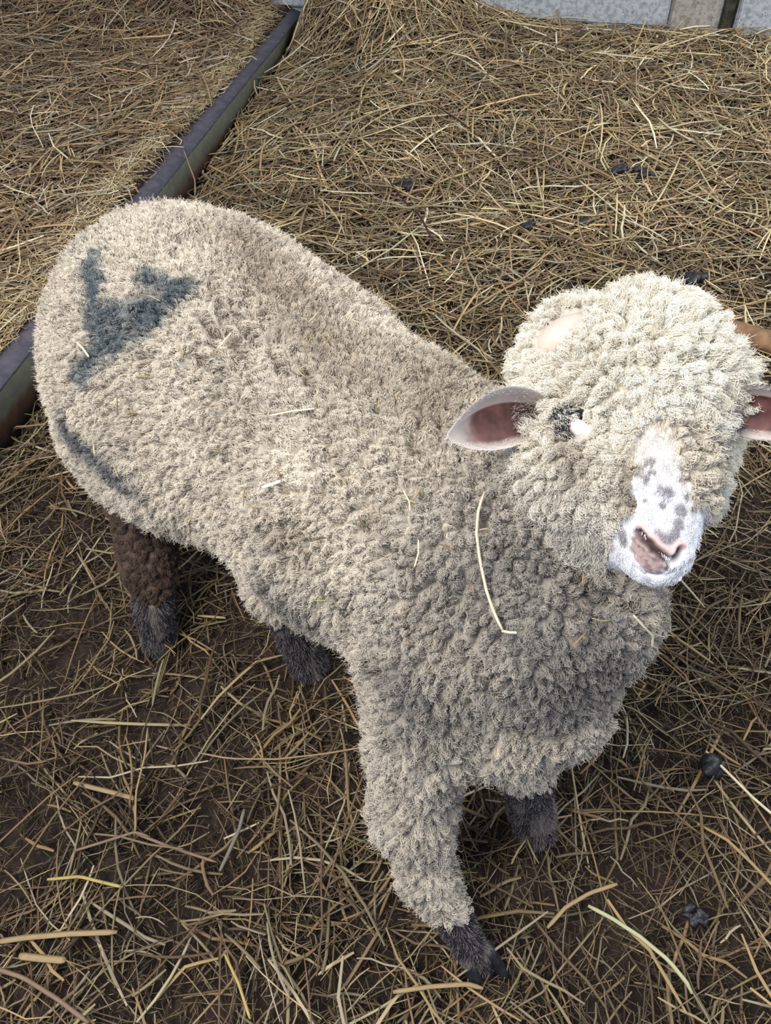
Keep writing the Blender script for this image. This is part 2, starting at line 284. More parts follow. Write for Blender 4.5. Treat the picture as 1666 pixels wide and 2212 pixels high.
# wall of speckled concrete panels
def box_mesh(name, o, u, v, lu, lv, z0, z1, bev=.004):
    bm = bmesh.new()
    vs = [bm.verts.new((o[0] + u[0] * a + v[0] * b, o[1] + u[1] * a + v[1] * b, z)) for z in (z0, z1) for (a, b) in ((0, 0), (lu, 0), (lu, lv), (0, lv))]
    for f in ((3, 2, 1, 0), (4, 5, 6, 7), (0, 1, 5, 4), (1, 2, 6, 5), (2, 3, 7, 6), (3, 0, 4, 7)): bm.faces.new([vs[i] for i in f])
    bmesh.ops.recalc_face_normals(bm, faces=bm.faces)
    if bev: bmesh.ops.bevel(bm, geom=list(bm.edges), offset=bev, segments=2, affect='EDGES')
    me = bpy.data.meshes.new(name); bm.to_mesh(me); bm.free()
    return me
def concrete(name, c, c2):
    m = bpy.data.materials.new(name); m.use_nodes = True; nt = m.node_tree; b = nt.nodes['Principled BSDF']
    b.inputs['Roughness'].default_value = .9; b.inputs['Specular IOR Level'].default_value = .2
    tc = nt.nodes.new('ShaderNodeTexCoord')
    n = nt.nodes.new('ShaderNodeTexNoise'); n.inputs['Scale'].default_value = 60; n.inputs['Detail'].default_value = 8; n.inputs['Roughness'].default_value = .7
    v = nt.nodes.new('ShaderNodeTexVoronoi'); v.inputs['Scale'].default_value = 70
    n2 = nt.nodes.new('ShaderNodeTexNoise'); n2.inputs['Scale'].default_value = 9; n2.inputs['Detail'].default_value = 3
    for q in (n, v, n2): nt.links.new(tc.outputs['Object'], q.inputs['Vector'])
    r = nt.nodes.new('ShaderNodeValToRGB'); r.color_ramp.elements[0].position = .42; r.color_ramp.elements[0].color = (*c2, 1)
    r.color_ramp.elements[1].position = .56; r.color_ramp.elements[1].color = (*c, 1)
    nt.links.new(n.outputs['Fac'], r.inputs[0])
    r2 = nt.nodes.new('ShaderNodeValToRGB'); r2.color_ramp.elements[0].position = .10; r2.color_ramp.elements[0].color = (.16, .17, .19, 1)
    r2.color_ramp.elements[1].position = .16; r2.color_ramp.elements[1].color = (1, 1, 1, 1)
    nt.links.new(v.outputs['Distance'], r2.inputs[0])
    # pores only where the coarse noise is high
    th = nt.nodes.new('ShaderNodeMath'); th.operation = 'GREATER_THAN'; th.inputs[1].default_value = .5; nt.links.new(n2.outputs['Fac'], th.inputs[0])
    mx = nt.nodes.new('ShaderNodeMix'); mx.data_type = 'RGBA'; mx.blend_type = 'MULTIPLY'
    nt.links.new(th.outputs[0], mx.inputs[0]); nt.links.new(r.outputs[0], mx.inputs[6]); nt.links.new(r2.outputs[0], mx.inputs[7])
    nt.links.new(mx.outputs[2], b.inputs['Base Color'])
    bp = nt.nodes.new('ShaderNodeBump'); bp.inputs['Strength'].default_value = .6; bp.inputs['Distance'].default_value = .004
    nt.links.new(n.outputs['Fac'], bp.inputs['Height']); nt.links.new(bp.outputs[0], b.inputs['Normal'])
    return m
m_con = concrete('grey_concrete', (.50, .53, .56), (.30, .33, .36))
m_con2 = concrete('brownish_concrete', (.42, .40, .36), (.27, .25, .22))
m_dark = mat('dark_gap', (.05, .05, .035), .9, noise=(40, .4, 1.5), bump=(80, .6, .004))  # dark strip set in the joint beside the pillar
def wpt(s, d=0): return W0 + WD * s + WN * d      # s along the wall, d out from it
wall = link('wall_back', box_mesh('wall_back', wpt(-3.2, -.02), WD, -WN, 7, .15, -.1, 2.4)); wall.data.materials.append(m_con); tag(wall, kind='structure')
panel = link('trim_1', box_mesh('trim_1', wpt(-1.6, .0), WD, -WN, 1.955, .12, .125, 2.4, .006)); panel.data.materials.append(m_con); tag(panel, kind='structure')
pil = link('trim_2', box_mesh('trim_2', wpt(.362, .0), WD, -WN, .165, .12, .0, 2.4, .006)); pil.data.materials.append(m_con2); tag(pil, kind='structure')
gap = link('trim_3', box_mesh('trim_3', wpt(.532, -.012), WD, -WN, .05, .1, .0, 2.4, .008)); gap.data.materials.append(m_dark); tag(gap, kind='structure')
panel2 = link('trim_4', box_mesh('trim_4', wpt(.588, .0), WD, -WN, 2.2, .12, .06, 2.4, .006)); panel2.data.materials.append(m_con); tag(panel2, kind='structure')

# steel rail: a rusty channel with crowned top flange
def rail():
    prof = [(-.078, .090), (-.078, .104), (-.072, .110), (-.040, .114), (-.036, .1135), (.000, .102), (.003, .098), (.001, .094), (-.004, .090), (-.004, -.03), (-.02, -.03), (-.02, .090)]
    L = np.linspace(-1.2, 2.62, 90); V = []; F = []
    n = len(prof)
    for i, s in enumerate(L):
        for (d, z) in prof:
            p = B0 + BU * s + BN * d; V.append((p[0], p[1], z + .0010 * math.sin(s * 5)))
        if i:
            for k in range(n): F.append(((i - 1) * n + k, (i - 1) * n + (k + 1) % n, i * n + (k + 1) % n, i * n + k))
    me = np_mesh('steel_rail', V, F, None, False)
    m = bpy.data.materials.new('weathered_steel'); m.use_nodes = True; nt = m.node_tree; b = nt.nodes['Principled BSDF']
    b.inputs['Roughness'].default_value = .55; b.inputs['Specular IOR Level'].default_value = .35
    tc = nt.nodes.new('ShaderNodeTexCoord'); sp = nt.nodes.new('ShaderNodeSeparateXYZ'); nt.links.new(tc.outputs['Object'], sp.inputs[0])
    n = nt.nodes.new('ShaderNodeTexNoise'); n.inputs['Scale'].default_value = 28; n.inputs['Detail'].default_value = 7; n.inputs['Roughness'].default_value = .65
    nt.links.new(tc.outputs['Object'], n.inputs['Vector'])
    # height + noise chooses: rust foot / algae web / purple-grey top, its lit back strip and shaded front put into the colour
    s = nt.nodes.new('ShaderNodeMath'); s.operation = 'MULTIPLY_ADD'; s.inputs[1].default_value = .035; nt.links.new(n.outputs['Fac'], s.inputs[0]); nt.links.new(sp.outputs['Z'], s.inputs[2])
    r = nt.nodes.new('ShaderNodeValToRGB'); cr = r.color_ramp
    cr.elements[0].position = .0; cr.elements[0].color = (.05, .032, .028, 1)
    e = cr.elements.new(.045); e.color = (.16, .085, .062, 1)
    e = cr.elements.new(.062); e.color = (.20, .21, .175, 1)
    e = cr.elements.new(.106); e.color = (.25, .27, .215, 1)
    e = cr.elements.new(.114); e.color = (.040, .045, .062, 1)
    cr.elements[-1].position = .128; cr.elements[-1].color = (.085, .078, .098, 1)
    nt.links.new(s.outputs[0], r.inputs[0])
    mr = nt.nodes.new('ShaderNodeMapRange'); mr.inputs[3].default_value = .6; mr.inputs[4].default_value = 1.5; nt.links.new(n.outputs['Fac'], mr.inputs[0])
    mx = nt.nodes.new('ShaderNodeVectorMath'); mx.operation = 'SCALE'; nt.links.new(r.outputs[0], mx.inputs[0]); nt.links.new(mr.outputs[0], mx.inputs['Scale'])
    nt.links.new(mx.outputs[0], b.inputs['Base Color'])
    bp = nt.nodes.new('ShaderNodeBump'); bp.inputs['Strength'].default_value = .3; bp.inputs['Distance'].default_value = .003
    nt.links.new(n.outputs['Fac'], bp.inputs['Height']); nt.links.new(bp.outputs[0], b.inputs['Normal'])
    me.materials.append(m)
    return tag(link('steel_rail', me), 'long rusty steel rail dividing the straw bedding, green stained on its side', 'rail')
rail()

# ------------------------------------------------------------------ straw
m_straw = mat('straw', attr=True, rough=.6, spec=.3)
def tubes(paths, radii, flat, cols, sides=4):
    """paths (N,K,3), radii (N,), flat (N,) thickness ratio, cols (N,3) -> V,F,C"""
    N, K, _ = paths.shape
    tan = np.gradient(paths, axis=1); tan /= np.linalg.norm(tan, axis=2, keepdims=True) + 1e-9
    up = np.array([0, 0, 1.0]); side = np.cross(tan, up); side /= np.linalg.norm(side, axis=2, keepdims=True) + 1e-9
    nrm = np.cross(side, tan)
    ang = np.arange(sides) / sides * 2 * np.pi + np.pi / 4
    taper = np.ones(K); taper[0] = .7; taper[-1] = .6
    r = radii[:, None] * taper[None]
    V = paths[:, :, None] + side[:, :, None] * (np.cos(ang)[None, None, :, None] * r[:, :, None, None]) + nrm[:, :, None] * (np.sin(ang)[None, None, :, None] * (r * flat[:, None])[:, :, None, None])
    base = (np.arange(N) * K * sides)[:, None, None]
    k = np.arange(K - 1)[None, :, None] * sides; s = np.arange(sides)[None, None, :]; s2 = (s + 1) % sides
    F = np.stack([base + k + s, base + k + s2, base + k + sides + s2, base + k + sides + s], -1).reshape(-1, 4)
    C = np.repeat(cols, K * sides, axis=0)
    C = C * (.88 + .24 * rng.random((len(C), 1)))
    return V.reshape(-1, 3), F, C
def covered(x, y): return np.abs(x - .05 * y) < .98 + .40 * y
def scatter(n, xr=(-2.6, 2.9), yr=(-.15, 5.6)):
    x = rng.uniform(*xr, n * 4); y = rng.uniform(*yr, n * 4)
    ok = covered(x, y) & (wall_d(x, y) > .01)
    d = rail_d(x, y); ok &= ~((d > -.075) & (d < .012))
    return x[ok][:n], y[ok][:n]
PAL = np.array([[.46, .33, .14], [.40, .28, .13], [.33, .22, .11], [.52, .42, .22], [.27, .175, .09], [.42, .35, .18], [.20, .13, .075], [.60, .52, .33]]) * np.array([1.0, 1.0, 1.04])
def straw_layer(n, lmin, lmax, rad, zlo, zhi, dark, K=5, bend=.12, dens=None, tilt=.12, bright_mix=None):
    x, y = scatter(n) if n < 60000 else scatter(n, (-1.0, 1.3), (-.1, 1.7))
    if dens is not None:
        k = rng.random(len(x)) < dens(x, y); x, y = x[k], y[k]
    N = len(x); a = rng.uniform(0, 2 * np.pi, N); far_ = 1 + .45 * sstep(.9, 2.6, y); L = (lmin + (lmax - lmin) * rng.random(N) ** 1.8) * far_
    t = np.linspace(-.5, .5, K)
    dirx, diry = np.cos(a), np.sin(a); bx, by = -diry, dirx
    b = rng.normal(0, bend, N) * L; kink = rng.normal(0, .020, (N, K)) * L[:, None] * (rng.random((N, 1)) < .6)
    off = b[:, None] * (t[None] ** 2 * 4 - .5) + kink
    px = x[:, None] + dirx[:, None] * t * L[:, None] + bx[:, None] * off
    py = y[:, None] + diry[:, None] * t * L[:, None] + by[:, None] * off
    # stay on one side of the rail, and in front of the wall
    side = rail_d(x, y) > -.04
    d = rail_d(px, py); lim = np.where(side[:, None], .006, -.03)
    sh = np.where(side[:, None], np.maximum(0, lim - d), np.minimum(0, lim + .0 - d) * 1.0)
    sh = np.where(side[:, None], sh, np.minimum(0, -.028 - d))
    px = px + BN[0] * sh; py = py + BN[1] * sh
    wd = np.maximum(0, .012 - wall_d(px, py)); px += WN[0] * wd; py += WN[1] * wd
    g = ground(px, py)
    z = g + (zlo + (zhi - zlo) * rng.random(N))[:, None] + (rng.normal(0, tilt, N) * L)[:, None] * t + np.abs(rng.normal(0, .05, N) * L)[:, None] * (.25 - t ** 2)
    z = np.maximum(z, g + .003)
    z = np.where((d > -.09) & (~side[:, None]), np.maximum(z, .120), z)
    pal = PAL[rng.integers(0, len(PAL), N)]
    q = np.stack([x, y, 0 * x], 1)
    tone = .55 + .9 * rng.random(N)[:, None] ** 1.3
    fresh = sstep(.9, 2.4, y + .55 * x)[:, None] * (1 - .45 * sstep(0, -.5, x)[:, None])     # cleaner bedding towards the wall
    old = np.array([.84, .82, .84]) * pal * .60
    new = pal * np.array([1.02, 1.04, 1.10])
    c = (old * (1 - fresh) + new * fresh)
    lf = (~side)[:, None]; c = np.where(lf, pal * np.array([.95, .92, .98]), c)
    c = c * tone * dark * (.72 + .56 * fbm(q, 5, 2, 31)[:, None])
    return tubes(np.stack([px, py, z], 2), rad * far_ * (.45 + 1.0 * rng.random(N) ** 2.2), .25 + .4 * rng.random(N), np.clip(c, 0.005, .9), 4 if K > 3 else 3)
def bare(x, y):     # patchy: sparse over the trodden floor near the camera, thick by the wall and left of the rail
    q = np.stack([x, y, 0 * x], 1); n = fbm(q, 3.2, 3, 77)
    base = .72 + .28 * sstep(.8, 1.9, y + .35 * x)
    base = np.where(rail_d(x, y) < 0, 1.0, base)
    return np.clip(base + (n - .5) * 1.3 * (1 - sstep(1.6, 2.6, y)), .2, 1)
parts = [
    straw_layer(33000, .010, .040, .0012, .008, .024, .60, K=3, bend=.02, dens=None),
    straw_layer(66000, .006, .028, .0010, .004, .020, .50, K=3, bend=.02, dens=lambda x, y: (y < 1.7) * (x > -1.0) * (x < 1.3) * 1.0, tilt=.3),
    straw_layer(29000, .03, .12, .0018, .008, .022, .62, bend=.03, dens=bare),
    straw_layer(22500, .04, .17, .0021, .012, .032, .85, bend=.045, dens=bare),
    straw_layer(11000, .05, .22, .0023, .020, .042, 1.15, bend=.05, dens=bare),
]
def join(parts):
    V = []; F = []; C = []; o = 0
    for v, f, c in parts: V.append(v); F.append(f + o); C.append(c); o += len(v)
    return V, F, C
for (v, f, c), nm in ((None, None),) if False else []: pass
tri = [p for p in parts if True]
V, F, C = join(tri)
me = np_mesh('straw_bedding', np.concatenate(V), np.concatenate(F), np.concatenate(C))
me.materials.append(m_straw)
tag(link('straw_bedding', me), 'thick loose straw bedding covering the whole pen floor', 'straw', kind='stuff')

# heap of paler straw caught along the back of the rail
N = 4200
s = rng.uniform(-.9, 2.2, N); d = -.058 - np.abs(rng.normal(0, .055, N)) + .022 * np.sin(s * 5)
c0 = B0 + BU * s[:, None] + BN * d[:, None]
a = rng.uniform(0, 2 * np.pi, N); L = rng.uniform(.03, .13, N); t = np.linspace(-.5, .5, 5)
px = c0[:, 0:1] + np.cos(a)[:, None] * t * L[:, None] + rng.normal(0, .004, (N, 5)); py = c0[:, 1:2] + np.sin(a)[:, None] * t * L[:, None] + rng.normal(0, .004, (N, 5))
dd = rail_d(px, py); ov = np.maximum(0, dd + .05 - .035 * rng.random((N, 1)) ** 2); px -= BN[0] * ov; py -= BN[1] * ov
z = .120 + .035 * rng.random(N)[:, None] * np.exp(-((d[:, None] + .11) / .06) ** 2) + rng.normal(0, .08, N)[:, None] * L[:, None] * t
z = np.maximum(z, .1195)
pc = PAL[rng.integers(0, len(PAL), N)] * 1.25 * (.7 + .6 * rng.random(N)[:, None]); pc = pc * .8 + np.array([.12, .11, .08])
v, f, c = tubes(np.stack([px, py, z], 2), .0013 * (.6 + .8 * rng.random(N)), np.full(N, .6), np.clip(pc, 0, .85))
me = np_mesh('straw_heap', v, f, c); me.materials.append(m_straw)
tag(link('straw_heap', me), 'pale straw heaped along the back edge of the steel rail', 'straw', kind='stuff')

TONE = {'tan': (.30, .215, .11), 'brown': (.20, .135, .09), 'grey': (.17, .155, .12), 'yellow': (.40, .31, .11), 'pale': (.62, .54, .36), 'green': (.42, .41, .24), 'dark': (.045, .022, .02)}
def resample(pts, K):
    pts = np.array(pts, float); d = np.r_[0, np.cumsum(np.linalg.norm(np.diff(pts, axis=0), axis=1))]
    t = np.linspace(0, d[-1], K)
    return np.stack([np.interp(t, d, pts[:, i]) for i in range(3)], 1)
def stalk(name, pts, r, c, flat=.6, K=14, capped=True):
    p = resample(pts, K)[None]
    v, f, cc = tubes(p, np.array([r]), np.array([flat]), np.array([c]), 6)
    me = np_mesh(name, v, f, cc, True)
    bm = bmesh.new(); bm.from_mesh(me); bmesh.ops.holes_fill(bm, edges=[e for e in bm.edges if e.is_boundary], sides=0); bm.to_mesh(me); bm.free()
    me.materials.append(m_straw); return me
for label, pts, r, c in FLOOR_STALKS:
    pts = [(p[0], p[1], p[2] + .014) for p in pts]
    nm = 'twig' if c == 'dark' else 'straw_stalk'
    o = link(nm, stalk(nm, pts, r, TONE[c], .25 if r >= .004 else .5)); tag(o, label, 'twig' if c == 'dark' else 'straw')
# dung lumps
m_dung = mat('dung', (.014, .014, .018), .45, spec=.5, noise=(60, .5, 1.6), bump=(120, .6, .004))
DL = ['lone dark dung lump on the straw behind the back of the sheep', 'dark dung lump far behind the head, left one of a touching pair', 'dark dung lump far behind the head, right one of a touching pair',
      'small dark dung lump between the touching pair and the lump nearest the head', 'round black dung lump just above the woolly crown of the head', 'small half buried dung lump behind the middle of the back', 'flat dark dung lump nearest the rail side of the pen',
      'small dark dung lump in the lower right corner area', 'dark dung lump beside the chest at the right edge']
for (p, r), lab in zip(DUNG, DL):
    p = (p[0], p[1], p[2] + .016)
    bm = bmesh.new()
    for k in range(6):
        q = Vector(p) + Vector((rng.normal(0, .45), rng.normal(0, .45), rng.normal(0, .12))) * r
        m4 = Matrix.Translation(q) @ Matrix.Rotation(rng.random() * 6, 4, 'Z') @ Matrix.Diagonal((.75 * r, .55 * r, .5 * r, 1))
        bmesh.ops.create_icosphere(bm, subdivisions=3, radius=1, matrix=m4)
    me = bpy.data.meshes.new('dung_lump'); bm.to_mesh(me); bm.free()
    co = np.zeros(len(me.vertices) * 3, np.float32); me.vertices.foreach_get('co', co); co = co.reshape(-1, 3)
    co += (fbm(co, 90, 2)[:, None] - .5) * .008; me.vertices.foreach_set('co', co.ravel()); me.polygons.foreach_set('use_smooth', np.ones(len(me.polygons), bool))
    me.materials.append(m_dung); tag(link('dung_lump', me), lab, 'dung')
# wooden stick behind the head
w0, w1 = np.array(WOOD[0]), np.array(WOOD[1]); K = 40; S = 20; V = []; F = []
dr = (w1 - w0) / np.linalg.norm(w1 - w0); sd = np.cross(dr, [0, 0, 1]); sd /= np.linalg.norm(sd); up = np.cross(sd, dr)
for i in range(K):
    t = i / (K - 1); c = w0 + (w1 - w0) * t
    for k in range(S):
        a = k / S * 2 * math.pi; rr = .030 * (1 + .08 * math.sin(3 * a + 4 * t) + .03 * math.sin(9 * a + t * 9)) * (.35 if i in (0, K - 1) else 1)
        V.append(c + sd * math.cos(a) * rr + up * math.sin(a) * rr * .7)
    if i:
        for k in range(S): F.append(((i - 1) * S + k, (i - 1) * S + (k + 1) % S, i * S + (k + 1) % S, i * S + k))
me = np_mesh('wooden_stick', V, F, None, True)
m = mat('bare_wood', (.22, .125, .065), .7, noise=(35, .45, 1.4), bump=(90, .5, .003)); me.materials.append(m)
tag(link('wooden_stick', me), 'thick brown wooden stick lying on the straw behind the head', 'stick')

# ------------------------------------------------------------------ sheep body as one smooth surface
sheep = bpy.data.objects.new('sheep', None); col.objects.link(sheep)
sheep.location = (-.10, .70, 0); SH = Vector(sheep.location)
tag(sheep, 'cream woolly sheep with a blue mark on its rump, standing on straw and looking up', 'sheep')
def sheep_part(name, me, parent=None):
    """mesh data is in world coordinates; parts of the root shift by its location"""
    o = link(name, me, parent or sheep)
    if parent is None: o.location = -SH
    return o
WOOL_SHRINK = .011
# 0 barrel 1-2 thigh 3 neck 4-5 chest 6 right fore 7 left fore 8 right hind 9 left hind 10-13 head wool 14 muzzle
SH_R = {0: .014, 1: .014, 2: .013, 3: .013, 4: .014, 5: .013, 6: .012, 7: .003, 8: .004, 9: .003, 10: .013, 11: .012, 12: .006, 13: .008, 14: .001}
KS = {0: .05, 1: .05, 2: .05, 3: .05, 4: .05, 5: .03, 6: .03, 7: .02, 8: .02, 9: .02, 10: .03, 11: .03, 12: .015, 13: .02, 14: .02}
RES = .0062
lo = np.array([-.68, .08, -.01]); hi = np.array([.50, 1.34, .78])
dims = np.ceil((hi - lo) / RES).astype(int)
G = np.full(dims, .5, np.float32); LAB = np.zeros(dims, np.int8); HM = np.full(dims, 9., np.float32)
for ci, ch in enumerate(CHAINS):
    for (a, b) in zip(ch, ch[1:]):
        pa, pb = np.array(a[:3]), np.array(b[:3]); ra, rb = a[3] - SH_R[ci], b[3] - SH_R[ci]
        m_ = max(ra, rb) + .09
        i0 = np.clip(((np.minimum(pa, pb) - m_ - lo) / RES).astype(int), 0, dims - 1); i1 = np.clip(((np.maximum(pa, pb) + m_ - lo) / RES).astype(int) + 1, 1, dims)
        ax = [lo[k] + RES * np.arange(i0[k], i1[k]) for k in range(3)]
        Q = np.stack(np.meshgrid(*ax, indexing='ij'), -1)
        ba = pb - pa; h = np.clip(((Q - pa) @ ba) / (ba @ ba), 0, 1)
        dd = (np.linalg.norm(Q - pa - h[..., None] * ba, axis=-1) - (ra + (rb - ra) * h)).astype(np.float32)
        sl = tuple(slice(i0[k], i1[k]) for k in range(3))
        g = G[sl]; k_ = KS[ci]
        hh = np.clip(.5 + .5 * (dd - g) / k_, 0, 1)
        new = dd * (1 - hh) + g * hh - k_ * hh * (1 - hh)
        LAB[sl] = np.where(dd < HM[sl], ci, LAB[sl]); HM[sl] = np.minimum(HM[sl], dd)
        G[sl] = new
def surface_nets(G):
    s = G < 0
    nx, ny, nz = G.shape
    corners = [(i, j, k) for i in (0, 1) for j in (0, 1) for k in (0, 1)]
    cnt = np.zeros((nx - 1, ny - 1, nz - 1), np.int8)
    for (i, j, k) in corners: cnt += s[i:nx - 1 + i, j:ny - 1 + j, k:nz - 1 + k]
    act = (cnt > 0) & (cnt < 8); I = np.argwhere(act); vid = np.full(act.shape, -1, np.int32); vid[act] = np.arange(len(I))
    acc = np.zeros((len(I), 3)); n = np.zeros(len(I))
    for a in corners:
        for ax in range(3):
            if a[ax]: continue
            b = list(a); b[ax] = 1
            va = G[I[:, 0] + a[0], I[:, 1] + a[1], I[:, 2] + a[2]]; vb = G[I[:, 0] + b[0], I[:, 1] + b[1], I[:, 2] + b[2]]
            c = (va < 0) != (vb < 0); t = np.where(c, va / np.where(c, va - vb, 1), 0)
            p = np.array(a, float)[None] + np.zeros((len(I), 3)); p[:, ax] += t
            acc += p * c[:, None]; n += c
    V = I + acc / n[:, None]
    F = []
    for ax in range(3):
        u, w = (ax + 1) % 3, (ax + 2) % 3
        sl0 = [slice(None)] * 3; sl1 = [slice(None)] * 3; sl0[ax] = slice(0, -1); sl1[ax] = slice(1, None)
        ch = s[tuple(sl0)] != s[tuple(sl1)]
        E = np.argwhere(ch); E = E[(E[:, u] > 0) & (E[:, w] > 0)]
        E = E[(E[:, u] < G.shape[u] - 1) & (E[:, w] < G.shape[w] - 1)]
        def g(du, dw):
            q = E.copy(); q[:, u] += du; q[:, w] += dw; return vid[q[:, 0], q[:, 1], q[:, 2]]
        f = np.stack([g(-1, -1), g(0, -1), g(0, 0), g(-1, 0)], 1)
        ins = s[E[:, 0], E[:, 1], E[:, 2]]
        f[~ins] = f[~ins][:, ::-1]; F.append(f)
    return V, np.concatenate(F)
V, F = surface_nets(G); V = V * RES + lo
me = np_mesh('body_base', V, F, None, True)
tmp = link('body_base', me)
md = tmp.modifiers.new('s', 'SMOOTH'); md.iterations = 4; md.factor = .5
md = tmp.modifiers.new('u', 'SUBSURF'); md.levels = 2; md.render_levels = 2
dg = bpy.context.evaluated_depsgraph_get()
body_me = bpy.data.meshes.new_from_object(tmp.evaluated_get(dg)); body_me.name = 'body'
bpy.data.objects.remove(tmp)
nv = len(body_me.vertices); co = np.zeros(nv * 3, np.float32); body_me.vertices.foreach_get('co', co); co = co.reshape(-1, 3).astype(np.float64)
no = np.zeros(nv * 3, np.float32); body_me.vertex_normals.foreach_get('vector', no); no = no.reshape(-1, 3).astype(np.float64)
def lab_at(P):
    i = np.clip(np.round((P - lo) / RES).astype(int), 0, dims - 1); return LAB[i[:, 0], i[:, 1], i[:, 2]]
def dpoly(P, poly):
    d = np.full(len(P), 9.)
    poly = [np.array(q) for q in poly]
    if len(poly) == 1: return np.linalg.norm(P - poly[0], axis=1)
    for a, b in zip(poly, poly[1:]):
        ba = b - a; h = np.clip(((P - a) @ ba) / (ba @ ba + 1e-12), 0, 1)
        d = np.minimum(d, np.linalg.norm(P - a - h[:, None] * ba, axis=1))
    return d
kdv = KDTree(nv)
for i_ in range(nv): kdv.insert(co[i_], i_)
kdv.balance()
def snap(pts, n=3):
    p = resample(pts, n * (len(pts) - 1) + 1) if len(pts) > 1 else np.array(pts)
    return [tuple(kdv.find(q)[0]) for q in p]
NOSTRIL_A, NOSTRIL_B, PHILTRUM, MOUTH, NOSE_PINK, LIP_BROWN, BRIDGE = map(snap, (NOSTRIL_A, NOSTRIL_B, PHILTRUM, MOUTH, NOSE_PINK, LIP_BROWN, BRIDGE))
CREASES = [snap(p) for p in CREASES]; LID_L = snap(LID_L); BLUE_MARKS = [(snap(p), r) for p, r in BLUE_MARKS]; GREY_MARKS = [(snap(p), r) for p, r in GREY_MARKS]
SPOTS = [(snap([p])[0], r) for p, r in SPOTS]; EYE_A = snap([EYE_A])[0]; EYE_B = snap([EYE_B])[0]; HORN = snap([HORN])[0]; LID_A = snap([LID_A])[0]
HEADC = np.array([.28, .60, .60]); MZ0 = np.array(CHAINS[14][0][:3]); MZ1 = np.array(CHAINS[14][-1][:3])
HDIR = (MZ1 - HEADC); HDIR /= np.linalg.norm(HDIR); MDIR = (MZ1 - MZ0) / np.linalg.norm(MZ1 - MZ0)
def regions(P, L):
    """wool length factor w, kind: 0 wool, 1 short face hair, 2 dark leg hair, 3 brown wool of the hind leg, 4 bare"""
    k = np.zeros(len(P), int); z = P[:, 2]
    jit = (fbm(P, 60, 2, 3) - .5) * .03
    k[(L == 6) & (z + jit < .106)] = 2
    k[(L == 7) & (z + jit < .20)] = 2
    k[(L == 8) & (z + jit < .115)] = 2
    k[(L == 8) & (z + jit >= .115) & (z < .262)] = 3
    k[(L == 9) & (z + jit < .16)] = 2
    s = (P - MZ0) @ MDIR
    k[(L == 14) & (s + jit * .6 > .065) & (dpoly(P, [MZ0, MZ1]) + jit * .3 < .046)] = 1
    k[((L == 14) | (L == 10)) & (dpoly(P, BRIDGE) + jit * .8 < .018 + .20 * np.clip(s - .03, 0, .05))] = 1
    return k
labv = lab_at(co); kind = regions(co, labv)
# lock seeds, shared by bulges of the surface and the clumps of fibre
def areas(me_co, tris):
    a = me_co[tris[:, 1]] - me_co[tris[:, 0]]; b = me_co[tris[:, 2]] - me_co[tris[:, 0]]; return np.linalg.norm(np.cross(a, b), axis=1) * .5
body_me.calc_loop_triangles()
T = np.zeros(len(body_me.loop_triangles) * 3, np.int32); body_me.loop_triangles.foreach_get('vertices', T); T = T.reshape(-1, 3)
A = areas(co, T)
def sample(n, weight):
    w = A * weight; c = np.cumsum(w); ti = np.searchsorted(c, rng.random(n) * c[-1]); ti = np.minimum(ti, len(T) - 1)
    u = rng.random(n); v = rng.random(n); f = u + v > 1; u[f] = 1 - u[f]; v[f] = 1 - v[f]
    t = T[ti]; w0 = (1 - u - v)[:, None]
    return co[t[:, 0]] * w0 + co[t[:, 1]] * u[:, None] + co[t[:, 2]] * v[:, None], ti, (t, w0, u[:, None], v[:, None])
labt = labv[T[:, 0]]
headt = np.isin(labt, (10, 11, 12, 13)) & (co[T[:, 0], 2] > .5)
seeds, sti, _ = sample(19000, np.where(headt, .7, 1.0))
kd = KDTree(len(seeds))
for i, s_ in enumerate(seeds): kd.insert(s_, i)
kd.balance()
def nearest(P):
    idx = np.empty(len(P), np.int32); d = np.empty(len(P)); f = kd.find
    for i, p in enumerate(P):
        _, idx[i], d[i] = f(p)
    return idx, d
vi, vd = nearest(co)
wool = (kind == 0) | (kind == 3)
ishead = np.isin(labv, (10, 11, 12, 13)) & (co[:, 2] > .5)
amp = np.where(wool, np.where(ishead, .0075, .0062), 0.0)
amp *= np.where(ishead, .22 + .78 * sstep(.045, .14, dpoly(co, [MZ0 + HDIR * .02, MZ1])), 1)
amp *= np.where(labv >= 6, np.where(labv <= 9, .8, 1), 1)
bul = amp * (1 - np.clip(vd / .0078, 0, 1.3) ** 2)
bul += (kind == 1) * (fbm(co, 240, 2, 14) - .5) * .0012
bul += np.where(wool, (fbm(co, 22, 2, 40) - .5) * .016, 0)
crease = np.zeros(nv)
for pl in CREASES:
    d = dpoly(co, pl); crease = np.maximum(crease, np.exp(-(d / .0060) ** 2))
bul -= crease * .020 * wool
# muzzle features
nd = np.minimum(dpoly(co, NOSTRIL_A), dpoly(co, NOSTRIL_B)); md_ = dpoly(co, MOUTH); pd = dpoly(co, PHILTRUM)
bul -= .010 * np.exp(-(nd / .0030) ** 2) + .0035 * np.exp(-(md_ / .0018) ** 2) + .002 * np.exp(-(pd / .0014) ** 2)
bul += .003 * np.exp(-((nd - .0055) / .003) ** 2) * (kind == 1)
ed = np.minimum(dpoly(co, [EYE_A]), dpoly(co, [EYE_B])); bul -= .008 * np.exp(-(ed / .012) ** 2) * (kind != 1)
co2 = co + no * bul[:, None]
body_me.vertices.foreach_set('co', co2.astype(np.float32).ravel())

